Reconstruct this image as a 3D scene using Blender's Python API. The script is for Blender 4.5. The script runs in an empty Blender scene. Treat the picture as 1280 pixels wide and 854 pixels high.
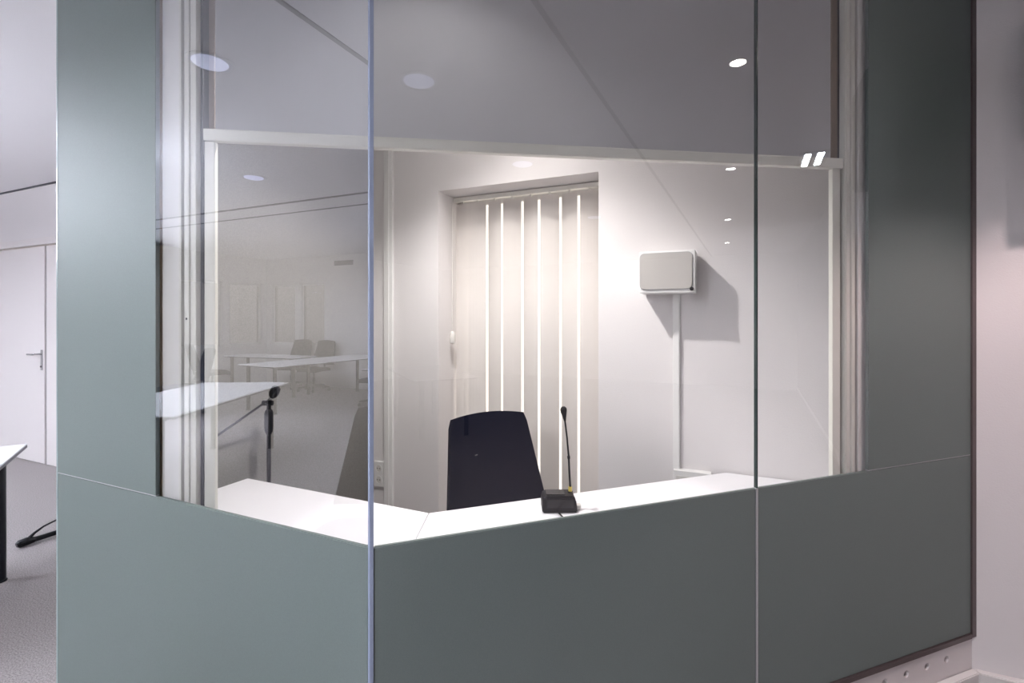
import bpy, bmesh, math, random
from mathutils import Vector, Matrix
random.seed(4)
R = math.radians
C = bpy.context.scene.collection
S = bpy.context.scene

# ---------------------------------------------------------------- camera, world, exposure, lights
cd = bpy.data.cameras.new('camera'); cam = bpy.data.objects.new('camera', cd); C.objects.link(cam)
cd.sensor_width = 36.0; cd.lens = 17.156; cd.shift_y = -30.0/1280; cd.clip_start = .02
cam.location = (0, 0, 1.45); cam.rotation_euler = (R(90), 0, R(23.85)); S.camera = cam
S.view_settings.view_transform = 'Standard'; S.view_settings.look = 'None'
S.view_settings.exposure = 0.0; S.view_settings.gamma = 1.0; S.view_settings.use_curve_mapping = False
w = bpy.data.worlds.new('world'); S.world = w; w.use_nodes = True
w.node_tree.nodes['Background'].inputs[0].default_value = (1.0, .93, .84, 1)
w.node_tree.nodes['Background'].inputs[1].default_value = 1.6
P_PANEL = 40.0      # radiance of the unseen square lights added to brighten the hall
P_NEAR = 112.0      # radiance of the unseen square light added nearest the booth corner
P_BOOTH = 134.0      # watts of the booth downlight
P_SPOT = 92.0       # watts of each small halogen spot
P_TUBE = 60.0

# ---------------------------------------------------------------- materials
def mat(name, col, rough=.5, metal=0, spec=.5, noise=0, nscale=40, bump=0, bscale=200, trans=0, emit=None, es=0, coat=0):
    m = bpy.data.materials.new(name); m.use_nodes = True; nt = m.node_tree; N = nt.nodes; L = nt.links
    b = N['Principled BSDF']
    b.inputs['Base Color'].default_value = (*col, 1); b.inputs['Roughness'].default_value = rough
    b.inputs['Metallic'].default_value = metal; b.inputs['Specular IOR Level'].default_value = spec
    b.inputs['Coat Weight'].default_value = coat
    if emit: b.inputs['Emission Color'].default_value = (*emit, 1); b.inputs['Emission Strength'].default_value = es
    tc = N.new('ShaderNodeTexCoord')
    if noise:
        t = N.new('ShaderNodeTexNoise'); t.inputs['Scale'].default_value = nscale; t.inputs['Detail'].default_value = 4
        L.new(tc.outputs['Object'], t.inputs['Vector'])
        r = N.new('ShaderNodeMapRange'); r.inputs[1].default_value = .3; r.inputs[2].default_value = .7
        r.inputs[3].default_value = 1-noise; r.inputs[4].default_value = 1+noise
        L.new(t.outputs['Fac'], r.inputs[0])
        mx = N.new('ShaderNodeVectorMath'); mx.operation = 'SCALE'; mx.inputs[0].default_value = col
        L.new(r.outputs[0], mx.inputs['Scale']); L.new(mx.outputs[0], b.inputs['Base Color'])
    if bump:
        t = N.new('ShaderNodeTexNoise'); t.inputs['Scale'].default_value = bscale; t.inputs['Detail'].default_value = 3
        L.new(tc.outputs['Object'], t.inputs['Vector'])
        bp = N.new('ShaderNodeBump'); bp.inputs['Strength'].default_value = bump; bp.inputs['Distance'].default_value = .003
        L.new(t.outputs['Fac'], bp.inputs['Height']); L.new(bp.outputs[0], b.inputs['Normal'])
    if trans:
        tr = N.new('ShaderNodeBsdfTranslucent'); tr.inputs[0].default_value = (*col, 1)
        ms = N.new('ShaderNodeMixShader'); ms.inputs[0].default_value = trans
        L.new(b.outputs[0], ms.inputs[1]); L.new(tr.outputs[0], ms.inputs[2])
        L.new(ms.outputs[0], N['Material Output'].inputs['Surface'])
    return m

def glass_mat(name, f0, tint=(1, 1, 1)):
    m = bpy.data.materials.new(name); m.use_nodes = True; nt = m.node_tree; N = nt.nodes; L = nt.links
    N.remove(N['Principled BSDF'])
    t = N.new('ShaderNodeBsdfTransparent'); t.inputs[0].default_value = (*tint, 1)
    g = N.new('ShaderNodeBsdfGlossy'); g.inputs['Roughness'].default_value = 0.0; g.inputs[0].default_value = (.92, .95, 1, 1)
    geo = N.new('ShaderNodeNewGeometry')
    def op(kind, a, b=None):
        q = N.new('ShaderNodeMath'); q.operation = kind
        for k, v in ((0, a), (1, b)):
            if v is None: continue
            if isinstance(v, (int, float)): q.inputs[k].default_value = v
            else: L.new(v, q.inputs[k])
        return q.outputs[0]
    dt = N.new('ShaderNodeVectorMath'); dt.operation = 'DOT_PRODUCT'
    L.new(geo.outputs['Normal'], dt.inputs[0]); L.new(geo.outputs['Incoming'], dt.inputs[1])
    cs = op('ABSOLUTE', dt.outputs['Value'])
    sch = op('ADD', op('MULTIPLY', op('POWER', op('SUBTRACT', 1.0, cs), 5.0), 1-f0), f0)     # Schlick reflectance of the coated face
    fac = op('MULTIPLY', sch, op('SUBTRACT', 1.0, geo.outputs['Backfacing']))
    ms = N.new('ShaderNodeMixShader')
    L.new(fac, ms.inputs[0]); L.new(t.outputs[0], ms.inputs[1]); L.new(g.outputs[0], ms.inputs[2])
    L.new(ms.outputs[0], N['Material Output'].inputs['Surface'])
    return m

M = dict(
    wall=mat('white_paint', (.74, .72, .71), .75, bump=.25, bscale=160),
    wallpink=mat('white_wall_paint', (.72, .69, .69), .75, bump=.25, bscale=160),
    ceil=mat('ceiling_paint', (.86, .85, .86), .85, noise=.03, nscale=300),
    groove=mat('ceiling_joint_dark', (.10, .10, .11), .8),
    carpet=mat('grey_brown_carpet', (.285, .26, .26), .95, spec=.1, noise=.38, nscale=170, bump=.8, bscale=260),
    felt=mat('grey_acoustic_felt', (.27, .262, .25), .95, spec=.1, noise=.18, nscale=260, bump=.5, bscale=400),
    frost=mat('etched_grey_green_glass', (.135, .164, .158), .5, spec=.5, noise=.045, nscale=330, bump=.03, bscale=300),
    glassedge=mat('glass_edge', (.42, .50, .50), .15, spec=.6),
    silicone=mat('clear_silicone_joint', (.27, .31, .42), .22, spec=.5),
    darkjoint=mat('dark_green_glass_joint', (.03, .05, .05), .2),
    palejoint=mat('pale_joint', (.42, .42, .43), .35),
    glass=glass_mat('clear_coated_glass', .25),
    glassr=glass_mat('clear_glass', .105),
    winglass=glass_mat('plain_window_glass', .07),
    cream=mat('cream_coated_aluminium', (.66, .655, .60), .35),
    creamlight=mat('off_white_jamb_paint', (.72, .71, .69), .5),
    wood=mat('raw_wood_stud', (.36, .24, .13), .7, noise=.3, nscale=12),
    darkgap=mat('dark_gasket', (.012, .014, .022), .5),
    browngap=mat('brown_gasket_and_rail_shade', (.16, .12, .09), .6),  # groove colour, also used as painted shade on the upper guide rails
    fabric=mat('light_grey_blind_fabric', (.52, .52, .53), .85, trans=.25, bump=.2, bscale=600),
    barm=mat('cream_bar', (.68, .675, .61), .25),
    desk=mat('white_laminate', (.86, .85, .88), .35),
    seam=mat('laminate_seam', (.35, .35, .37), .5),
    deskleg=mat('light_grey_metal', (.5, .5, .52), .4, metal=.6),
    slat=mat('off_white_blind_slat', (.72, .675, .645), .8, trans=.06, bump=.1, bscale=500),
    track=mat('white_track', (.74, .72, .68), .4),
    black=mat('black_plastic', (.005, .005, .008), .45, spec=.25),
    blackgloss=mat('black_gloss_plastic', (.005, .005, .008), .2, spec=.35),
    navy=mat('navy_black_fabric', (.005, .006, .016), .8, spec=.1, bump=.3, bscale=500),
    blackfab=mat('charcoal_fabric', (.03, .03, .036), .85, bump=.3, bscale=500),
    blackmetal=mat('black_metal', (.006, .006, .010), .35, spec=.3),
    foam=mat('black_foam', (.008, .008, .010), .9, bump=.6, bscale=600),
    yellow=mat('yellow_ring', (.78, .62, .12), .4),
    chrome=mat('brushed_steel', (.55, .55, .56), .25, metal=1),
    ivory=mat('ivory_plastic', (.66, .64, .61), .45),
    grille=None,
    white=mat('white_plastic', (.78, .77, .76), .4),
    socketdark=mat('socket_recess', (.06, .055, .05), .6),
    door=mat('white_door_laminate', (.70, .66, .65), .5),
    doorgrey=mat('grey_door_gap', (.34, .33, .33), .6),
    steel=mat('white_coated_steel', (.70, .66, .66), .35),
    channel=mat('dark_bronze_aluminium', (.11, .085, .085), .35, metal=.4),
    tabletop=mat('white_table_laminate', (.88, .88, .89), .22),
    tableedge=mat('dark_table_edge', (.03, .03, .035), .4),
    reflector=mat('faceted_lamp_reflector', (.80, .82, .95), .3, metal=.3),
    trimring=mat('lamp_trim', (.8, .8, .8), .35),
    lampglow=mat('opal_lamp_added_glow', (.7, .72, .9), .3, emit=(.78, .81, 1), es=1.15),  # lamps are off; faint glow added so they read lighter in the glass
    panel=mat('lit_diffuser', (1, 1, 1), .5, emit=(.84, .89, 1.0), es=P_PANEL),
    nearpanel=mat('lit_diffuser_bright', (1, 1, 1), .5, emit=(.95, .96, 1.0), es=P_NEAR),
    farpanel=mat('lit_diffuser_far', (1, 1, 1), .5, emit=(.84, .89, 1.0), es=P_PANEL*2.0),
    uppanel=mat('lit_upper_diffuser', (1, 1, 1), .5, emit=(.84, .88, 1.0), es=P_PANEL*1.6),
    spotlit=mat('lit_halogen', (1, 1, 1), .5, emit=(1, .93, .86), es=60),
    tube=mat('lit_tube', (1, 1, 1), .5, emit=(.95, .97, 1), es=P_TUBE),
    tintglass=glass_mat('tinted_window_glass', .07, (.5, .5, .53)),
    browncab=mat('dark_brown_laminate', (.07, .05, .035), .5),
    ventm=mat('vent_metal', (.18, .18, .19), .5),
    curtain=mat('pale_lavender_wall_panel', (.60, .59, .62), .7),
)
# perforated loudspeaker grille
def grille_mat():
    m = mat('perforated_grille', (.50, .47, .45), .55); nt = m.node_tree; N = nt.nodes; L = nt.links
    tc = N.new('ShaderNodeTexCoord'); v = N.new('ShaderNodeTexVoronoi'); v.inputs['Scale'].default_value = 260; v.inputs['Randomness'].default_value = 0
    L.new(tc.outputs['Object'], v.inputs['Vector'])
    r = N.new('ShaderNodeMapRange'); r.inputs[1].default_value = .2; r.inputs[2].default_value = .45; r.inputs[3].default_value = .55; r.inputs[4].default_value = 1.1
    L.new(v.outputs['Distance'], r.inputs[0])
    s = N.new('ShaderNodeVectorMath'); s.operation = 'SCALE'; s.inputs[0].default_value = (.42, .40, .38)
    L.new(r.outputs[0], s.inputs['Scale']); L.new(s.outputs[0], N['Principled BSDF'].inputs['Base Color'])
    return m
M['grille'] = grille_mat()

# ---------------------------------------------------------------- helpers
class MB:
    def __init__(s): s.bm = bmesh.new()
    def box(s, x0, x1, y0, y1, z0, z1, bevel=0, mx=None):
        r = bmesh.ops.create_cube(s.bm, size=1)
        vs = r['verts']
        for v in vs: v.co = Vector(((x0+x1)/2+v.co.x*(x1-x0), (y0+y1)/2+v.co.y*(y1-y0), (z0+z1)/2+v.co.z*(z1-z0)))
        if bevel:
            es = list({e for v in vs for e in v.link_edges})
            rr = bmesh.ops.bevel(s.bm, geom=es, offset=bevel, segments=2, affect='EDGES', profile=.7)
            vs = list({v for f in rr['faces'] for v in f.verts} | {v for v in vs if v.is_valid})
        if mx is not None:
            for v in vs: v.co = mx @ v.co
        return s
    def prism(s, pts, z0, z1, mx=None, bevel=0):
        a = [s.bm.verts.new((p[0], p[1], z0)) for p in pts]; b = [s.bm.verts.new((p[0], p[1], z1)) for p in pts]
        n = len(pts); s.bm.faces.new(a[::-1]); s.bm.faces.new(b)
        for i in range(n): s.bm.faces.new((a[i], a[(i+1) % n], b[(i+1) % n], b[i]))
        vs = a+b
        if bevel:
            es = list({e for v in vs for e in v.link_edges})
            rr = bmesh.ops.bevel(s.bm, geom=es, offset=bevel, segments=2, affect='EDGES')
            vs = list({v for f in rr['faces'] for v in f.verts} | {v for v in vs if v.is_valid})
        if mx is not None:
            for v in vs: v.co = mx @ v.co
        return s
    def tube(s, pts, r, seg=12, cap=True):
        pts = [Vector(p) for p in pts]; rs = r if isinstance(r, (list, tuple)) else [r]*len(pts)
        rings = []; prev = None
        for i, p in enumerate(pts):
            t = (pts[min(i+1, len(pts)-1)]-pts[max(i-1, 0)]).normalized()
            if prev is None:
                up = Vector((0, 0, 1)) if abs(t.z) < .95 else Vector((1, 0, 0)); u = t.cross(up).normalized()
            else: u = (prev-t*prev.dot(t)).normalized()
            prev = u; v = t.cross(u)
            rings.append([s.bm.verts.new(p+(u*math.cos(2*math.pi*k/seg)+v*math.sin(2*math.pi*k/seg))*rs[i]) for k in range(seg)])
        for a, b in zip(rings, rings[1:]):
            for k in range(seg): s.bm.faces.new((a[k], a[(k+1) % seg], b[(k+1) % seg], b[k]))
        if cap: s.bm.faces.new(rings[0][::-1]); s.bm.faces.new(rings[-1])
        return s
    def lathe(s, prof, seg=24, mx=None, cap=True):      # prof: (r, z)
        rings = []
        for r, z in prof:
            rings.append([s.bm.verts.new((r*math.cos(2*math.pi*k/seg), r*math.sin(2*math.pi*k/seg), z)) for k in range(seg)])
        for a, b in zip(rings, rings[1:]):
            for k in range(seg): s.bm.faces.new((a[k], a[(k+1) % seg], b[(k+1) % seg], b[k]))
        if cap: s.bm.faces.new(rings[0][::-1]); s.bm.faces.new(rings[-1])
        if mx is not None:
            for g in rings:
                for v in g: v.co = mx @ v.co
        return s
    def grid(s, fn, nu, nv, th):      # fn(u,v)->(front point, unit normal); closed slab
        F = []; Bk = []
        for i in range(nu+1):
            rf = []; rb = []
            for j in range(nv+1):
                p, n = fn(i/nu, j/nv); rf.append(s.bm.verts.new(p)); rb.append(s.bm.verts.new(Vector(p)-Vector(n)*th))
            F.append(rf); Bk.append(rb)
        for i in range(nu):
            for j in range(nv):
                s.bm.faces.new((F[i][j], F[i+1][j], F[i+1][j+1], F[i][j+1])); s.bm.faces.new((Bk[i][j], Bk[i][j+1], Bk[i+1][j+1], Bk[i+1][j]))
        for i in range(nu):
            for j in (0, nv): s.bm.faces.new((F[i][j], Bk[i][j], Bk[i+1][j], F[i+1][j]))
        for j in range(nv):
            for i in (0, nu): s.bm.faces.new((F[i][j], F[i][j+1], Bk[i][j+1], Bk[i][j]))
        return s
    def build(s, name, m, parent=None, smooth=False, kind=None):
        bmesh.ops.recalc_face_normals(s.bm, faces=s.bm.faces)
        me = bpy.data.meshes.new(name); s.bm.to_mesh(me); s.bm.free()
        o = bpy.data.objects.new(name, me); me.materials.append(m); C.objects.link(o)
        if smooth:
            for p in me.polygons: p.use_smooth = True
            if hasattr(me, 'set_sharp_from_angle'): me.set_sharp_from_angle(angle=R(40))
        if parent: o.parent = parent
        if kind: o['kind'] = kind
        return o

def tag(o, label, cat, group=None):
    o['label'] = label; o['category'] = cat
    if group: o['group'] = group
    return o
def thing(name, label, cat, loc=(0, 0, 0), rz=0, group=None):
    o = bpy.data.objects.new(name, None); C.objects.link(o); o.location = loc; o.rotation_euler = (0, 0, rz)
    o.empty_display_size = .05
    return tag(o, label, cat, group)
def kids(o): return [c for c in bpy.data.objects if c.parent == o]
def dup(root, loc, rz, label, group=None):
    r = root.copy(); C.objects.link(r); r.location = loc; r.rotation_euler = (0, 0, rz); r['label'] = label
    if group: r['group'] = group
    for ch in kids(root):
        c = ch.copy(); C.objects.link(c); c.parent = r
        for g in kids(ch):
            d = g.copy(); C.objects.link(d); d.parent = c
    return r
def struct(name, mb, m, parent=None): return mb.build(name, m, parent, kind=None if parent else 'structure')

# booth plan: left glass face lies on Y = .92 from E to A, right face runs from A at 43.75 degrees to the wall
E_ = (-2.147, .92); A_ = (-.772, .92); U = Vector((.7224, .6915)); NR = Vector((-.6915, .7224)); WALL = 2.514; H = 2.75
def F(l, off=0.0): p = Vector(A_)+U*l+NR*off; return (p.x, p.y)
def FP(l0, l1, o0, o1): return [F(l0, o0), F(l1, o0), F(l1, o1), F(l0, o1)]
RE = 2.292          # right end of the diagonal face, where it meets the wall
X0, X1, Y0 = -9.5, 9.5, -5.97

# ---------------------------------------------------------------- room shell
struct('floor', MB().box(X0-.2, X1+.2, Y0-.2, WALL+.4, -.1, 0), M['carpet'])
struct('ceiling', MB().box(X0-.2, X1+.2, Y0-.2, WALL+.4, H, H+.1), M['ceil'])
NX0, NX1, NZ = -1.597, -.617, 2.212
b = MB()
b.box(X0, -7.09, WALL, WALL+.26, 0, H); b.box(-7.09, -5.2, WALL, WALL+.26, 2.19, H); b.box(-5.2, NX0, WALL, WALL+.26, 0, H)
b.box(NX0, NX1, WALL, WALL+.26, NZ, H); b.box(NX1, X1, WALL, WALL+.26, 0, H)
struct('wall_back', b, M['wallpink'])
# far wall (reflected) with window openings
b = MB(); wx = [(-9.38, -8.62), (-8.50, -7.78)]
b.box(X0-.2, X1+.2, Y0-.2, Y0, 0, .85).box(X0-.2, X1+.2, Y0-.2, Y0, 2.2, H)
xs = [X0-.2]+[q for p in wx for q in p]+[X1+.2]
for i in range(0, len(xs), 2): b.box(xs[i], xs[i+1], Y0-.2, Y0, .85, 2.2)
struct('wall_front', b, M['wall'])
b = MB(); wy = [(-5.88, -5.08), (-4.92, -4.05), (-1.2, -.3)]
b.box(X0-.2, X0, Y0, WALL+.3, 0, .85).box(X0-.2, X0, Y0, WALL+.3, 2.2, H)
ys = [Y0]+[q for p in wy for q in p]+[WALL+.3]
for i in range(0, len(ys), 2): b.box(X0-.2, X0, ys[i], ys[i+1], .85, 2.2)
struct('wall_left', b, M['wall'])
struct('wall_right', MB().box(X1, X1+.2, Y0, WALL+.3, 0, H), M['wall'])
n = 1
for (a, c) in wx:
    n += 1
    f = struct('window_%d' % n, MB().box(a, a+.05, Y0-.12, Y0-.06, .85, 2.2).box(c-.05, c, Y0-.12, Y0-.06, .85, 2.2).box(a, c, Y0-.12, Y0-.06, .85, .9).box(a, c, Y0-.12, Y0-.06, 2.15, 2.2), M['creamlight'])
    MB().box(a+.05, c-.05, Y0-.095, Y0-.085, .9, 2.15).build('pane', M['tintglass'], f)
for (a, c) in wy:
    n += 1
    f = struct('window_%d' % n, MB().box(X0-.12, X0-.06, a, a+.05, .85, 2.2).box(X0-.12, X0-.06, c-.05, c, .85, 2.2).box(X0-.12, X0-.06, a, c, .85, .9).box(X0-.12, X0-.06, a, c, 2.15, 2.2), M['creamlight'])
    MB().box(X0-.095, X0-.085, a+.05, c-.05, .9, 2.15).build('pane', M['tintglass'], f)
# ceiling joints
struct('trim_1', MB().box(X0, -.95, -2.20, -2.16, H-.006, H), M['groove'])
struct('trim_2', MB().box(X0, -.95, -2.60, -2.575, H-.006, H), M['groove'])
struct('trim_3', MB().box(-1.69, -1.665, -2.15, .91, H-.006, H), M['groove'])
struct('trim_4', MB().box(-.70, X1, .915, .94, H-.006, H), M['groove'])
struct('trim_5', MB().box(X0, -2.3, WALL-.02, WALL-.001, H-.012, H-.001), M['groove'])
# double door in the back wall
def door(name, xa, xb, handle):
    o = struct(name, MB().box(xa, xb, WALL+.02, WALL+.06, .008, 2.155, .002), M['door'])
    if handle:
        hx = xb-.04
        MB().box(hx-.014, hx+.014, WALL+.010, WALL+.0195, .93, 1.13, .003).build('handle_plate', M['chrome'], o)
        MB().tube([(hx, WALL+.012, 1.09), (hx, WALL-.045, 1.09), (hx-.015, WALL-.05, 1.088), (hx-.125, WALL-.045, 1.086)], .009).build('lever_handle', M['chrome'], o, True)
        MB().lathe([(.008, 0), (.008, .006)], mx=Matrix.Translation((hx, WALL+.010, .965)) @ Matrix.Rotation(R(90), 4, 'X')).build('keyhole', M['socketdark'], o)
door('door_1', -7.06, -6.155, True)
door('door_2', -6.115, -5.23, False)
struct('trim_6', MB().box(-7.15, -5.17, WALL-.012, WALL+.08, 2.165, 2.235, .003), M['door'])
struct('trim_7', MB().box(-7.15, -7.075, WALL-.012, WALL+.08, 0, 2.164, .003), M['door'])
struct('trim_8', MB().box(-5.22, -5.145, WALL-.012, WALL+.08, 0, 2.164, .003), M['door'])
struct('trim_9', MB().box(-6.150, -6.120, WALL+.03, WALL+.05, 0, 2.16), M['doorgrey'])

# ---------------------------------------------------------------- booth shell
s_ = struct('wall_booth', MB().box(-2.146, -2.096, .95, WALL-.001, .001, H-.001), M['wall'])
MB().box(-2.096, -2.086, .95, WALL-.002, .002, H-.002).build('felt_lining', M['felt'], s_)
FZ = .905
# lower frosted panels
GT = .012
tag(MB().prism([(E_[0], .92), (-.779, .92), (-.784, .932), (E_[0], .932)], .14, FZ, bevel=.0022).build('frosted_screen', M['frost']),
    'grey-green frosted glass panel below the left pane, nearest the table', 'glass panel')
tag(MB().prism(FP(.007, 1.183, 0, GT), .20, FZ, bevel=.0022).build('frosted_screen', M['frost']),
    'grey-green frosted glass panel below the desk microphone, between the two joints', 'glass panel')
tag(MB().prism(FP(1.192, RE, 0, GT), .20, FZ, bevel=.0022).build('frosted_screen', M['frost']),
    'dark frosted glass panel at bottom right, above the steel base with holes', 'glass panel')
# upper panes
def upane(name, pts, m='glassr'): return struct(name, MB().prism(pts, FZ+.004, H-.001), M[m])
upane('window_1', [(-1.592, .92), (-.779, .92), (-.784, .932), (-1.592, .932)], 'glass')
upane('window_%d' % (n+1), FP(.007, 1.1855, 0, GT))
upane('window_%d' % (n+2), FP(1.1905, 1.700, 0, GT))
tag(MB().prism([(E_[0], .92), (-1.5935, .92), (-1.5935, .932), (E_[0], .932)], FZ+.003, H-.001).build('frosted_screen', M['frost']),
    'tall grey-green frosted glass strip left of the cream window post', 'glass panel')
tag(MB().prism(FP(1.7015, RE, 0, GT), FZ+.003, H-.001).build('frosted_screen', M['frost']),
    'tall dark frosted glass strip right of the window, against the pinkish wall', 'glass panel')
MBs = MB().prism([(E_[0]-.006, .919), (E_[0]-.0002, .919), (E_[0]-.0002, .933), (E_[0]-.006, .933)], .14, H-.001)
struct('trim_10', MBs, M['glassedge'])
# joints
struct('trim_11', MB().prism([(-.7788, .9185), (-.7725, .9175), F(.0065, -.0015), F(.0065, .011), (-.7835, .9315)], .20, H-.001), M['silicone'])
struct('trim_12', MB().prism(FP(1.1857, 1.1903, .000, .011), FZ, H-.001), M['darkjoint'])
struct('trim_13', MB().prism(FP(1.1835, 1.1915, -.0005, .011), .20, FZ), M['palejoint'])
struct('trim_14', MB().prism([(E_[0], .921), (-1.593, .921), (-1.593, .931), (E_[0], .931)], FZ-.0005, FZ+.0035), M['palejoint'])
struct('trim_15', MB().prism(FP(1.7015, RE, .001, .011), FZ-.0005, FZ+.0035), M['palejoint'])
# edge and bottom channel on the right face
struct('trim_16', MB().prism(FP(RE-.006, RE+.028, -.006, .02), .185, H-.001), M['channel'])
struct('trim_17', MB().prism(FP(.0, RE-.007, -.006, .02), .182, .199), M['channel'])
struct('trim_18', MB().prism([(E_[0], .914), (-.775, .914), (-.781, .94), (E_[0], .94)], .122, .139), M['channel'])
# steel base with real holes
def holed(l0, l1, off, th, z0, z1, holes, r, zc):
    bm = MB(); B = bm.bm
    def V(l, z, o): x, y = F(l, o); return B.verts.new((x, y, z))
    for side in (0, 1):
        o = off+th*side; cur = l0
        for h in list(holes)+[None]:
            e = l1 if h is None else h-.03
            if e > cur: B.faces.new([V(cur, z0, o), V(e, z0, o), V(e, z1, o), V(cur, z1, o)])
            if h is None: break
            cur = h+.03; N = 24
            outer = []
            for k in range(N):
                a = 2*math.pi*(k+.5)/N; ca, sa = math.cos(a), math.sin(a)
                hz0, hz1 = zc-z0, z1-zc
                tx = .03/abs(ca) if abs(ca) > 1e-6 else 9; tz = (hz1 if sa > 0 else hz0)/abs(sa) if abs(sa) > 1e-6 else 9
                t = min(tx, tz); outer.append((h+ca*t, zc+sa*t, h+ca*r, zc+sa*r))
            # insert rectangle corners
            ring_o = [V(q[0], q[1], o) for q in outer]; ring_i = [V(q[2], q[3], o) for q in outer]
            for k in range(N):
                k2 = (k+1) % N; a, c = outer[k], outer[k2]
                ca = abs(abs(a[0]-h)-.03) < 1e-6; cc = abs(abs(c[0]-h)-.03) < 1e-6
                fv = [ring_i[k], ring_o[k]]
                if ca != cc: fv.append(V(h+math.copysign(.03, (a if ca else c)[0]-h), z1 if a[1] > zc else z0, o))
                fv += [ring_o[k2], ring_i[k2]]; B.faces.new(fv)
    for h in holes:
        N = 24; p0 = []; p1 = []
        for k in range(N):
            a = 2*math.pi*(k+.5)/N; l, z = h+math.cos(a)*r, zc+math.sin(a)*r
            p0.append(V(l, z, off)); p1.append(V(l, z, off+th))
        for k in range(N): B.faces.new((p0[k], p0[(k+1) % N], p1[(k+1) % N], p1[k]))
    bmesh.ops.remove_doubles(B, verts=B.verts, dist=1e-5)
    return bm
hs = [2.144-.117*k for k in range(17)]; hs.reverse()
struct('trim_19', holed(0.0, RE+.01, .004, .022, .001, .181, hs, .0135, .128), M['steel'])
struct('trim_20', MB().prism(FP(0.0, RE+.01, .06, .07), .001, .181), M['channel'])  # dark backing sheet, puts the shade inside the holes into its colour
struct('trim_21', MB().box(E_[0], -.775, .924, .936, .001, .121), M['steel'])
# skirting on both sides of the corner
struct('baseboard_right', MB().prism([F(.02, -.030), (.8985, 2.483), (.888, 2.512), F(.02, .003)], .001, .058, bevel=.003), M['wall'])
struct('baseboard_back', MB().prism([(.8995, 2.483), (X1-.01, 2.483), (X1-.01, 2.5132), (.889, 2.5132)], .001, .058, bevel=.003), M['wall'])
struct('baseboard_left', MB().box(X0+.01, -7.16, WALL-.014, WALL-.001, .001, .05, .002), M['steel'])

# window posts: cream profiles just behind the glass
p = struct('trim_22', MB().box(-1.612, -1.517, .962, .99, .60, H-.001), M['creamlight'])
MB().box(-1.594, -1.512, .940, .961, .60, H-.001, .002).build('jamb', M['creamlight'], p)
MB().box(-1.511, -1.501, .938, .985, .60, H-.001, .002).build('bead', M['cream'], p)
MB().box(-1.500, -1.491, .950, .985, .60, H-.001).build('groove', M['seam'], p)
MB().box(-1.490, -1.468, .940, .985, .60, H-.001, .003).build('moulding', M['cream'], p)
MB().box(-1.4675, -1.442, .944, .985, .60, H-.001, .003).build('moulding', M['cream'], p)
MB().box(-1.4415, -1.430, .958, .985, .60, H-.001).build('gasket', M['darkgap'], p)
MB().lathe([(.0035, 0), (.0035, .001)], 12, Matrix.Translation((-1.478, .9399, 1.446)) @ Matrix.Rotation(R(90), 4, 'X')).build('screw', M['black'], p)
p = struct('trim_23', MB().box(-1.66, -1.6105, .972, .995, .60, H-.001), M['darkgap'])
MB().box(-1.610, -1.596, .940, .955, .60, H-.001).build('stud', M['wood'], p)
p = struct('trim_24', MB().prism(FP(1.735, 1.79, .05, .07), .60, H-.001), M['creamlight'])
MB().prism(FP(1.680, 1.734, .022, .06), .60, H-.001, bevel=.002).build('jamb', M['creamlight'], p)
MB().prism(FP(1.667, 1.6795, .034, .06), .60, H-.001).build('groove', M['browngap'], p)
MB().prism(FP(1.648, 1.6665, .022, .06), .60, H-.001, bevel=.002).build('moulding', M['cream'], p)
MB().prism(FP(1.624, 1.6475, .026, .06), .60, H-.001, bevel=.003).build('moulding', M['cream'], p)
MB().prism(FP(1.608, 1.6235, .05, .07), .60, H-.001).build('gasket', M['darkgap'], p)

# ---------------------------------------------------------------- roller blind across the bay (chord of the two glass faces)
BL = Vector((-1.432, .958)); BRt = Vector(F(1.610, .030)); ch = BRt-BL; CL = ch.length; ang = math.atan2(ch.y, ch.x)
bl = thing('roller_blind', 'light grey roller blind half lowered behind the glass, cream bottom bar', 'blind', (BL.x, BL.y, 0), ang)
MB().box(.03, CL-.035, -.0008+.012, .0008+.012, 2.012, 2.66).build('fabric', M['fabric'], bl)
MB().box(.002, CL+.002, -.004, .022, 1.978, 2.014, .005).build('bottom_bar', M['barm'], bl)
MB().tube([(.01, .03, 2.70), (CL-.01, .03, 2.70)], .035, 24).build('roller', M['white'], bl, True)
MB().box(.004, .034, .001, .020, .74, 1.977, .003).build('guide_rail', M['cream'], bl)
MB().box(CL-.036, CL-.006, .001, .020, .74, 1.977, .003).build('guide_rail', M['cream'], bl)
MB().box(.004, .026, .014, .022, 2.015, 2.66).build('guide_rail', M['browngap'], bl)  # rails above the bar: their shade is put into the brown colour
MB().box(CL-.028, CL-.006, .014, .022, 2.015, 2.66).build('guide_rail', M['browngap'], bl)

# ---------------------------------------------------------------- desk
def desk_unit(label, pts, legs):
    t = thing('desk', label, 'desk', (0, 0, 0), 0)
    MB().prism(pts, .692, .72, bevel=.0015).build('desktop', M['desk'], t)
    for (x, y, a) in legs:
        MB().box(-.02, .02, -.2, .2, .001, .691, .002, Matrix.Translation((x, y, 0)) @ Matrix.Rotation(a, 4, 'Z')).build('leg', M['deskleg'], t)
    return t
desk_unit('white desk section under the left pane, beside the microphone stand',
          [(-1.993, .985), (-.7965, .985), (-1.0215, 1.541), (-1.993, 1.541)], [(-1.90, 1.26, 0), (-1.05, 1.26, 0)])
desk_unit('long white desk section carrying the black desk microphone',
          [(-.7945, .985), (.795, 2.507), (-.010, 2.507), (-1.0195, 1.541)], [(-.77, 1.33, R(43.75)), (.25, 2.25, R(43.75))])

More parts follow.
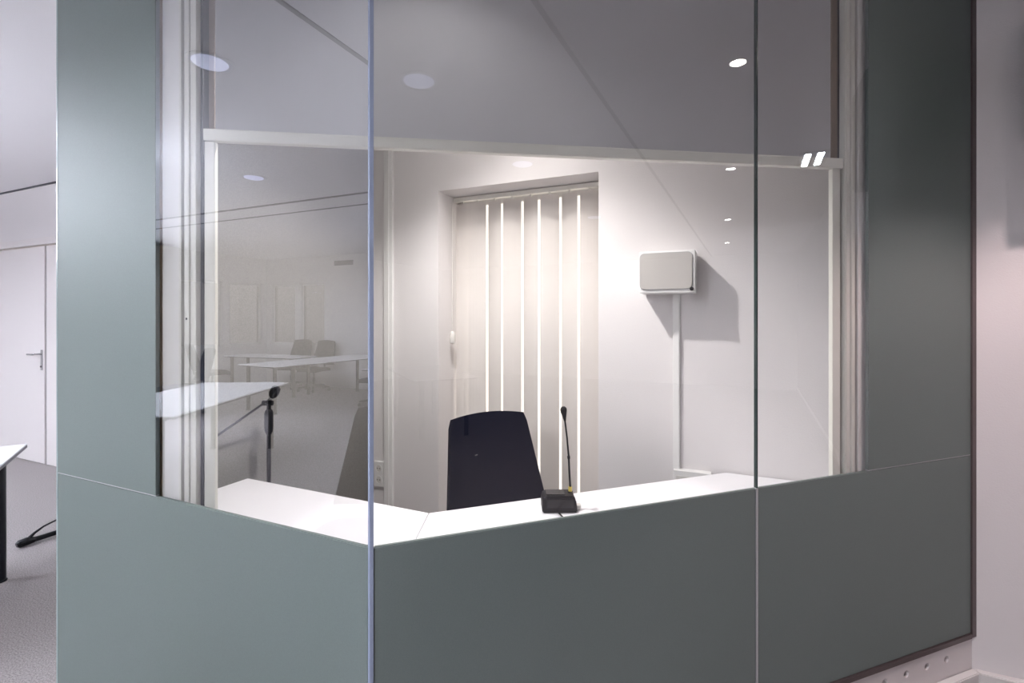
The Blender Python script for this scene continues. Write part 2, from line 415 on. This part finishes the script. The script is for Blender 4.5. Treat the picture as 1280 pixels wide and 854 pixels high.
# ---------------------------------------------------------------- window niche with vertical blind
f = struct('window_%d' % (n+3), MB().box(NX0, NX0+.05, WALL+.235, WALL+.258, 0, NZ).box(NX1-.05, NX1, WALL+.235, WALL+.258, 0, NZ).box(NX0, NX1, WALL+.235, WALL+.258, NZ-.05, NZ).box(NX0, NX1, WALL+.235, WALL+.258, 0, .06), M['creamlight'])
MB().box(NX0+.05, NX1-.05, WALL+.243, WALL+.248, .06, NZ-.05).build('pane', M['winglass'], f)
vb = thing('vertical_blind', 'cream vertical slat blind glowing between its slats behind the chair', 'blind', (0, 0, 0))
YB = WALL+.185
MB().box(NX0+.004, NX1-.004, YB-.018, YB+.018, NZ-.030, NZ-.004, .003).build('head_rail', M['track'], vb)
x = NX0+.065; k = 0; xs = [-1.535, -1.43, -1.31, -1.192, -1.072, -.952, -.832, -.712]
for k, x in enumerate(xs):
    a = R(19 if k % 2 else -19)
    if k == 0: a = 0
    mx = Matrix.Translation((x, YB, 0)) @ Matrix.Rotation(a, 4, 'Z')
    W = .112/2/math.cos(a) if k else .05
    b = MB(); b.grid(lambda u, v: (mx @ Vector(((u-.5)*2*W*.93, -.006*(1-(2*u-1)**2), .03+v*(NZ-.075))), mx.to_3x3() @ Vector((0, -1, 0))), 6, 1, .0008)
    sl = b.build('slat', M['slat'], vb)
    MB().box(-.008, .008, -.004, .004, NZ-.046, NZ-.030, 0, mx).build('slat_clip', M['track'], sl)
MB().tube([(NX0+.045, WALL+.09, NZ-.035), (NX0+.045, WALL+.09, 1.38)], .0018, 8).build('cord', M['track'], vb)
MB().lathe([(.003, 0), (.016, .008), (.019, .03), (.017, .06), (.010, .078), (.003, .082)], 16, Matrix.Translation((NX0+.045, WALL+.09, 1.285))).build('cord_weight', M['ivory'], vb, True)

# vertical cable ducts on the wall
tag(MB().box(-1.990, -1.925, WALL-.020, WALL-.001, .06, H-.001, .003).box(-1.965, -1.948, WALL-.026, WALL-.0205, .06, H-.001, .002).build('cable_duct', M['white']),
    'white floor to ceiling duct on the booth wall beside the wall socket', 'cable duct')
tag(MB().box(-.246, -.212, WALL-.017, WALL-.001, .715, 1.567, .002).box(-.242, -.216, WALL-.021, WALL-.0172, .715, 1.567, .002).build('cable_duct', M['white']),
    'narrow white vertical duct running down the wall below the loudspeaker', 'cable duct')
t = thing('duct_box', 'small white wall box at the lower end of the narrow duct', 'wall box', (-.155, WALL, .65))
MB().box(-.085, .085, -.045, -.001, -.09, .065, .003).build('housing', M['white'], t)
MB().box(-.072, .072, -.048, -.0455, -.08, .040).build('cover', M['ivory'], t)

# wall socket
t = thing('wall_socket', 'white double wall socket seen beside the glass corner joint', 'socket', (-2.035, WALL, .452))
MB().box(-.037, .037, -.012, -.001, -.080, .080, .004).build('plate', M['white'], t)
for z in (.036, -.036):
    mx = Matrix.Translation((0, -.0125, z)) @ Matrix.Rotation(R(90), 4, 'X')
    o = MB().lathe([(.026, 0), (.026, .002), (.021, .002), (.021, 0)], 24, mx, cap=False).build('socket_ring', M['white'], t)
    MB().lathe([(.0205, -.0001), (.0205, .0006)], 24, mx).build('socket_recess', M['ivory'], t)
    MB().lathe([(.0035, .0007), (.0035, .0014)], 12, Matrix.Translation((-.009, 0, 0)) @ mx).lathe([(.0035, .0007), (.0035, .0014)], 12, Matrix.Translation((.009, 0, 0)) @ mx).build('contact_holes', M['socketdark'], t)

# wall loudspeaker
t = thing('wall_loudspeaker', 'off-white wall loudspeaker with grey rounded grille and black knob', 'loudspeaker', (-.26, WALL, 1.663))
MB().box(-.125, .125, -.150, -.012, -.098, .098, .006).build('cabinet', M['white'], t)
MB().box(-.09, .09, -.0115, -.001, -.07, .07).build('wall_bracket', M['deskleg'], t)
pts = []
gw, gh, gr = .116, .084, .022
for (cx, cz, a0) in ((gw-gr, gh-gr, 0), (-gw+gr, gh-gr, 90), (-gw+gr, -gh+gr, 180), (gw-gr, -gh+gr, 270)):
    for k in range(7): a = R(a0+15*k); pts.append((cx+gr*math.cos(a), cz+gr*math.sin(a)))
mx = Matrix.Translation((-.004, -.1505, .003)) @ Matrix.Rotation(R(90), 4, 'X')
MB().prism([(p_[0]*1.02, p_[1]*1.025) for p_ in pts], 0, .0012, mx).build('grille_gasket', M['seam'], t)
MB().prism(pts, .0013, .006, mx, bevel=.0018).build('grille', M['grille'], t)
MB().lathe([(.009, 0), (.009, .008), (.006, .010)], 16, Matrix.Translation((.110, -.1505, -.082)) @ Matrix.Rotation(R(90), 4, 'X')).build('knob', M['black'], t)

# ---------------------------------------------------------------- chairs
def make_chair(label, group=None):
    # origin on the floor below the seat centre, the sitter looks along -Y
    t = thing('office_chair', label, 'chair', (0, 0, 0), 0, group)
    def back(u, v):
        hw = (.262-.062*v)*(1-.045*max(0, (v-.93)/.07)**2)
        x = (u-.5)*2*hw; z = .50+.47*v+.014*(1-(2*u-1)**2)*v
        y = .235+.13*v+.035*(1-(2*u-1)**2)
        return Vector((x, y, z)), Vector((0, -.97, .25)).normalized()
    MB().grid(back, 14, 12, .035).build('backrest', M['navy'], t, True)
    def seat(u, v):
        x = (u-.5)*.48*(1-.12*abs(2*v-1)**4); y = -.24+.46*v
        return Vector((x, y, .47-.02*abs(2*v-1)**3-.012*abs(2*u-1)**3)), Vector((0, 0, 1))
    MB().grid(seat, 12, 12, .06).build('seat', M['navy'], t, True)
    MB().tube([(0, .10, .385), (0, .20, .39), (0, .30, .43), (0, .318, .56), (0, .335, .68)], .018).build('back_support', M['black'], t, True)
    MB().lathe([(.026, .10), (.026, .26), (.016, .262), (.016, .40)], 16).build('gas_lift', M['blackmetal'], t, True)
    for k in range(5):
        a = R(72*k+18); d = Vector((math.cos(a), math.sin(a), 0))
        l = MB().tube([Vector((0, 0, .105))+d*.02, Vector((0, 0, .10))+d*.15, Vector((0, 0, .075))+d*.30], [.022, .019, .013]).build('base_arm', M['black'], t, True)
        mx = Matrix.Translation(d*.295) @ Matrix.Rotation(a, 4, 'Z') @ Matrix.Rotation(R(90), 4, 'X')
        MB().lathe([(.018, -.022), (.028, -.018), (.028, .018), (.018, .022)], 16, Matrix.Translation((0, 0, .029)) @ mx).build('castor', M['black'], l, True)
    return t
def ry(fx, fy): return math.atan2(fy, fx)+math.pi/2
c0 = make_chair('black office chair with tall backrest behind the booth desk')
c0.location = (-.775, 1.915, 0); c0.rotation_euler = (0, 0, ry(.794, -.608))
MB().tube([(-.10, .318, .80), (-.085, .318, .802)], .003, 8).build('backrest_glint', M['chrome'], c0)  # small chrome bar added to imitate a white glint on the backrest
CH = [
    (-1.52, .10, (.25, .95), 'black chair mirrored large in the left pane, beside the corner joint'),
    (-7.30, -2.72, (-.3, 1), 'dark chair mirrored behind the left end of the nearest white table'),
    (-8.75, -4.2, (.3, -1), 'dark chair mirrored at the left end of the far table row'),
    (-8.2, -5.5, (.2, 1), 'second mirrored dark chair of the far row, before the windows'),
    (-7.5, -5.42, (.1, 1), 'third mirrored dark chair of the far row, before the windows'),
    (-5.25, -4.6, (-1, 0), 'mirrored dark chair right of the long far table'),
    (-5.25, -5.4, (-1, .1), 'mirrored dark chair beside the white end of the far wall'),
]
for i, (x, y, f_, lb) in enumerate(CH):
    c = dup(c0, (x, y, 0), ry(*f_), lb, 'chairs of the hall mirrored in the glass' if i else None)

# floor stand of which only one foot shows left of the booth
t = thing('floor_stand', 'black foot of a floor stand poking out beside the left glass edge', 'stand', (-3.95, 2.17, 0), 0)
hub = Vector((0, 0, 0))
for k, d in enumerate(((-.12, -.62), (.55, -.15), (.10, .25))):
    e = Vector((d[0], d[1], .026)); L_ = (hub-e); L_.z = 0; q = L_.normalized(); n_ = L_.length
    if k == 0: q1 = Vector((.02, 1, 0)).normalized()
    else: q1 = q
    m1 = e+q1*.30*min(1, n_/.6)
    MB().tube([e+q1*.02, e+q1*.10*min(1, n_/.6), m1, hub+Vector((0, 0, .04))-q*.025], [.020, .016, .015, .014]).build('foot_arm', M['black'], t, True)
    if k < 2:
        MB().tube([e+q1*.05+Vector((0, 0, .020)), e+q1*.075+Vector((0, 0, .042)), e+q1*.12+Vector((0, 0, .066)), e+q1*.19+Vector((0, 0, .084)), e+q1*.30+Vector((0, 0, .094)), hub+Vector((0, 0, .10))-q*.025], [.011, .008, .006, .005, .005, .005]).build('bent_bar', M['black'], t, True)
    MB().tube([e-q1*.012-Vector((0, 0, .002)), e, e+q1*.04+Vector((0, 0, .004)), e+q1*.075], [.014, .024, .025, .018], 16).build('foot_housing', M['blackgloss'], t, True)
MB().lathe([(.024, .02), (.024, 1.10), (.020, 1.104)], 20).build('column', M['blackmetal'], t, True)
MB().box(-.16, .16, -.12, .12, 1.105, 1.125, .004).build('tray', M['black'], t)

# ---------------------------------------------------------------- tables
def make_table(label, L_, W_, group=None, ix=.09, iy=.12):
    # origin at one corner on the floor; top spans +X (L_) and +Y (W_)
    t = thing('table', label, 'table', (0, 0, 0), 0, group)
    MB().box(.001, L_-.001, .001, W_-.001, .7125, .72).build('tabletop', M['tabletop'], t)
    MB().box(0, L_, 0, W_, .697, .7124, .001).build('edge_band', M['tableedge'], t)
    for (x, y) in ((ix, iy), (L_-ix, iy), (ix, W_-iy), (L_-ix, W_-iy)):
        l = MB().lathe([(.029, .012), (.029, .6965)], 24, Matrix.Translation((x, y, 0))).build('leg', M['blackmetal'], t, True)
        MB().lathe([(.033, .001), (.034, .006), (.030, .0115)], 24, Matrix.Translation((x, y, 0))).build('foot', M['black'], l, True)
    return t
def place(t, corner, dx, mirror=False):
    t.location = (corner[0], corner[1], 0); t.rotation_euler = (0, 0, math.atan2(dx[1], dx[0]))
# e1 = (-.53,-.85), e2 = (.85,-.53): Y axis is 90 degrees CCW of X -> X = e1, Y = e2
T1 = make_table('white table with a black leg at the left edge of the photo', 1.2, .8); place(T1, (-3.71, 1.45), (-.53, -.85))
T2 = make_table('nearest white table mirrored in the left pane beside the microphone stand', 1.9, .95, None, .08, .16)
place(T2, (-4.594, -.047), (-.418, -.909))
T3 = make_table('long white table mirrored in the middle of the left pane', 2.4, .9); place(T3, (-6.99, -3.40), (.10, -1))
T4 = make_table('far white table mirrored below the windows of the hall', 1.7, .6); place(T4, (-8.85, -5.05), (1, -.06))
T5 = make_table('small white table mirrored faintly beside the corner joint', 1.4, .7); place(T5, (-4.72, -4.3), (0, -1)); T5.location = (-4.72, -3.6, 0)
T6 = make_table('white table mirrored faintly across the white booth wall', 1.6, .8); place(T6, (2.9, -1.8), (.62, -.78))

# ---------------------------------------------------------------- gooseneck desk microphone
mic = thing('desk_microphone', 'black gooseneck microphone with yellow ring on the white desk', 'microphone', (-.588, 1.772, .7205), R(25))
b = MB().prism([(-.066, 0), (.066, 0), (.060, .035), (.052, .046), (-.052, .046), (-.066, .040)], -.040, .040, Matrix.Rotation(R(90), 4, 'X') @ Matrix.Scale(1.35, 4, (0, 1, 0)), bevel=.004)
b.build('base', M['black'], mic)
MB().box(-.050, .050, -.0422, -.0405, .020, .052, .0005).build('base_rim', M['blackgloss'], mic)
MB().box(-.050, .020, -.026, .026, .0624, .065, .001).build('button_plate', M['blackgloss'], mic)
gx, gy = .044, .006
MB().tube([(gx, gy, .060), (gx, gy, .066)], .010).build('socket', M['black'], mic)
MB().tube([(gx, gy, .0662), (gx, gy, .083)], .0072, 16).build('ring', M['yellow'], mic, True)
pp = [(gx, gy, .0832), (gx-.003, gy, .135), (gx-.006, gy, .20), (gx-.013, gy, .275), (gx-.020, gy, .334)]
MB().tube(pp, [.0042, .0042, .0038, .0034, .0034], 12).build('gooseneck', M['blackmetal'], mic, True)
MB().tube([(gx-.0055, gy, .190), (gx-.0064, gy, .200)], .0056, 12).build('joint', M['black'], mic, True)
MB().tube([(gx-.020, gy, .3342), (gx-.0225, gy, .351), (gx-.0245, gy, .366), (gx-.0255, gy, .378), (gx-.0262, gy, .385), (gx-.0265, gy, .389)], [.0042, .0075, .0115, .0128, .0105, .005], 20).build('microphone_head', M['foam'], mic, True)
MB().box(.0665, .082, -.02, .005, .006, .020, .002).build('connector', M['ivory'], mic)
MB().tube([(-.012, -.0405, .016), (-.008, -.060, .010), (.004, -.09, .005), (.022, -.135, .0045), (.06, -.19, .0045), (.10, -.25, .0045)], .003, 10).build('cable', M['blackgloss'], mic, True)

# ---------------------------------------------------------------- microphone stand behind the desk
ms = thing('microphone_stand', 'black microphone stand with boom arm behind the left desk section', 'microphone stand', (-1.978, 1.64, 0))
MB().lathe([(.095, .001), (.100, .006), (.095, .016), (.03, .028), (.016, .034)], 32).build('base', M['blackmetal'], ms, True)
MB().tube([(0, 0, .034), (0, 0, .905)], .0095).build('pole', M['blackmetal'], ms, True)
MB().lathe([(.0115, .900), (.018, .915), (.0195, .935), (.0195, 1.000), (.016, 1.012), (.010, 1.018), (.009, 1.035)], 20).build('grip', M['black'], ms, True)
T = Vector((0, 0, 1.047))
bd = Vector((-.072, -.24, -.147))
MB().tube([T+Vector((.016, .008, 0)), T-Vector((.026, .012, 0))], .0125, 16).tube([T+Vector((0, 0, -.012)), T+Vector((0, 0, .014))], .012, 16).build('clutch', M['black'], ms, True)
st = T+Vector((-.008, -.014, .004))
MB().tube([st-bd*.10, st, st+bd*1.25], .0052).build('boom_arm', M['blackmetal'], ms, True)
MB().tube([T+Vector((.0, 0, .008)), T+Vector((.012, .006, .030))], .0055).build('swivel', M['chrome'], ms, True)
hd = Vector((.35, .2, .9)).normalized(); hp = T+Vector((.012, .006, .024))
rot = hd.to_track_quat('Z', 'Y').to_matrix().to_4x4()
hm = MB().lathe([(.010, 0), (.018, .010), (.0225, .022), (.0215, .042), (.020, .052), (.012, .058)], 24, Matrix.Translation(hp) @ rot).build('microphone_clip', M['blackgloss'], ms, True)

# ---------------------------------------------------------------- ceiling fittings
def downlight(loc, label, group=None, r=.10):
    t = thing('downlight', label, 'ceiling light', loc, 0, group)
    MB().lathe([(r+.012, -.001), (r+.012, -.006), (r, -.008), (r-.004, -.002)], 40, cap=False).build('trim_ring', M['trimring'], t, True)
    b = MB(); seg = 36; ri = []; ro = []
    for k in range(seg):
        a = 2*math.pi*k/seg; rr = r-.005+(.006 if k % 2 else -.004)
        ro.append(b.bm.verts.new((rr*math.cos(a), rr*math.sin(a), -.003))); ri.append(b.bm.verts.new((.045*math.cos(a), .045*math.sin(a), -.0015+(.0012 if k % 2 else -.003))))
    for k in range(seg): b.bm.faces.new((ro[k], ro[(k+1) % seg], ri[(k+1) % seg], ri[k]))
    b.build('reflector', M['reflector'], t)
    MB().lathe([(.084, -.0034), (.078, -.009), (.03, -.014)], 24).build('bulb', M['lampglow'], t, True)
    return t
d0 = downlight((.515, .085, H), 'unlit round downlight mirrored right of the glass corner', 'unlit round downlights')
d0['label'] = 'largest unlit round downlight mirrored above the cream blind bar'
dup(d0, (2.08, -.02, H), 0, 'unlit round downlight mirrored faintly just below the blind bar')
dup(d0, (4.87-.4, -.12, H), 0, 'unlit round downlight mirrored on the vertical blind')
dup(d0, (-2.41, .19, H), 0, 'unlit round downlight mirrored at top beside the left post')
dup(d0, (-4.02, -1.33, H), 0, 'unlit round downlight mirrored alone in the left pane')
def spot(loc, label):
    t = thing('halogen_spot', label, 'ceiling light', loc, 0, 'lit halogen spots')
    MB().lathe([(.050, -.001), (.050, -.005), (.040, -.007), (.038, -.002)], 28, cap=False).build('trim_ring', M['trimring'], t, True)
    MB().lathe([(.037, -.001), (.037, -.004)], 28).build('bulb', M['spotlit'], t)
    ld = bpy.data.lights.new('spot_beam', 'SPOT'); ld.energy = P_SPOT; ld.spot_size = R(104); ld.spot_blend = .4; ld.shadow_soft_size = .02; ld.color = (1, .79, .78)
    lo = bpy.data.objects.new('spot_beam', ld); C.objects.link(lo); lo.parent = t; lo.location = (0, 0, -.03); lo.rotation_euler = (R(-4), R(-10), 0)
for (x, y, lb) in ((1.077, 1.66, 'brightest small halogen spot mirrored at top right above the blind bar'), (3.0, 1.55, 'small lit spot mirrored just below the blind bar'),
                   (5.4, 1.42, 'small lit spot mirrored below the second one'), (7.6, 1.32, 'smallest lit spot mirrored just above the loudspeaker')):
    spot((x, y, H), lb)
t = thing('twin_tube_light', 'twin tube light mirrored as two white slashes on the blind bar', 'ceiling light', (2.99, 2.16, H))
MB().box(-.19, .19, -.10, .10, -.012, -.001).build('housing', M['ventm'], t)
for y in (-.045, .045): MB().box(-.165, .165, y-.022, y+.022, -.020, -.0125, .002).build('tube', M['tube'], t)
def added_light(loc, sz=.29, pm='panel'):  # unseen lights added to brighten the hall, kept out of view and reflections
    t = thing('added_hall_light', 'unseen suspended square light added to brighten the hall', 'ceiling light', loc, 0, 'unseen square lights added for the hall')
    MB().box(-sz-.012, sz+.012, -sz-.012, sz+.012, -.375, -.350, .002).build('frame', M['trimring'], t)
    MB().box(-sz, sz, -sz, sz, -.385, -.3755).build('diffuser', M[pm], t)
    MB().box(-sz, sz, -sz, sz, -.3495, -.340).build('upper_diffuser', M['uppanel'], t)  # upward glow added to brighten the ceiling
    for (x, y) in ((-sz, -sz), (sz, -sz), (-sz, sz), (sz, sz)): MB().tube([(x, y, -.3395), (x, y, -.001)], .0015, 6).build('wire', M['chrome'], t)
for (x, y) in ((-4.35, .0), (-5.7, -.5), (-7.2, -1.5), (-8.6, -2.1), (-3.7, -5.1), (-2.9, -3.7)):
    added_light((x, y, H), .29, 'farpanel' if x < -7 and y < -1 else 'panel')
added_light((-1.3, -.95, H), .22, 'nearpanel')  # unseen light added to brighten the frosted panels and window posts
# booth downlights
for (x, y, k, lb) in ((-1.05, 1.62, 1.0, 'booth ceiling downlight above the desk, behind the roller blind'), (-.98, 2.02, .13, 'booth ceiling downlight close to the vertical blind')):
    t = thing('booth_lamp', lb, 'ceiling light', (x, y, H))
    MB().lathe([(.085, -.001), (.085, -.006), (.07, -.009), (.068, -.002)], 32, cap=False).build('trim_ring', M['trimring'], t, True)
    MB().lathe([(.066, -.001), (.066, -.004)], 32).build('bulb', M['spotlit'], t)
    ld = bpy.data.lights.new('booth_beam', 'SPOT'); ld.energy = P_BOOTH*k; ld.spot_size = R(128); ld.spot_blend = .6; ld.shadow_soft_size = .03; ld.color = (1, .97, .95)
    lo = bpy.data.objects.new('booth_beam', ld); C.objects.link(lo); lo.parent = t; lo.location = (0, 0, -.05)
# wall vents (mirrored)
for (x, lb) in ((-7.25, 'faint grey wall vent mirrored left of the darker one'), (-5.9, 'dark slotted wall vent mirrored near the corner joint')):
    v = thing('wall_vent', lb, 'vent', (x, Y0, 2.58))
    MB().box(-.25, .25, .001, .010, -.05, .05).build('frame', M['ventm'], v)
    b = MB()
    for k in range(4): b.box(-.23, .23, .0105, .016, -.042+.022*k, -.034+.022*k)
    b.build('slats', M['groove'], v)

t = thing('tall_cabinet', 'dark brown tall cabinet mirrored beside the left window post', 'cabinet', (-9.45, -2.7, 0))
MB().box(0, .5, -1.05, 1.1, .06, 2.70, .003).build('carcass', M['browncab'], t)
MB().box(.02, .46, -1.02, 1.07, .001, .059).build('plinth', M['black'], t)
for y in (-1.04, -.33, .38):
    d = MB().box(.501, .520, y, y+.70, .07, 2.69, .002).build('door', M['browncab'], t)
    MB().box(.5205, .545, y+.62, y+.635, 1.0, 1.25, .002).build('handle', M['chrome'], d)

t = thing('wall_loudspeaker', 'unseen black loudspeaker box added past the right edge to shade the pinkish wall', 'loudspeaker', (1.20, WALL, 2.34))  # unseen box added so that its shadow falls on the right wall
MB().box(-.18, .18, -.32, -.06, -.25, .25, .012).build('cabinet', M['black'], t)
MB().box(-.165, .165, -.329, -.3205, -.235, .235, .003).build('grille', M['blackfab'], t)
MB().box(-.05, .05, -.0595, -.001, -.08, .08, .004).build('bracket', M['blackmetal'], t)
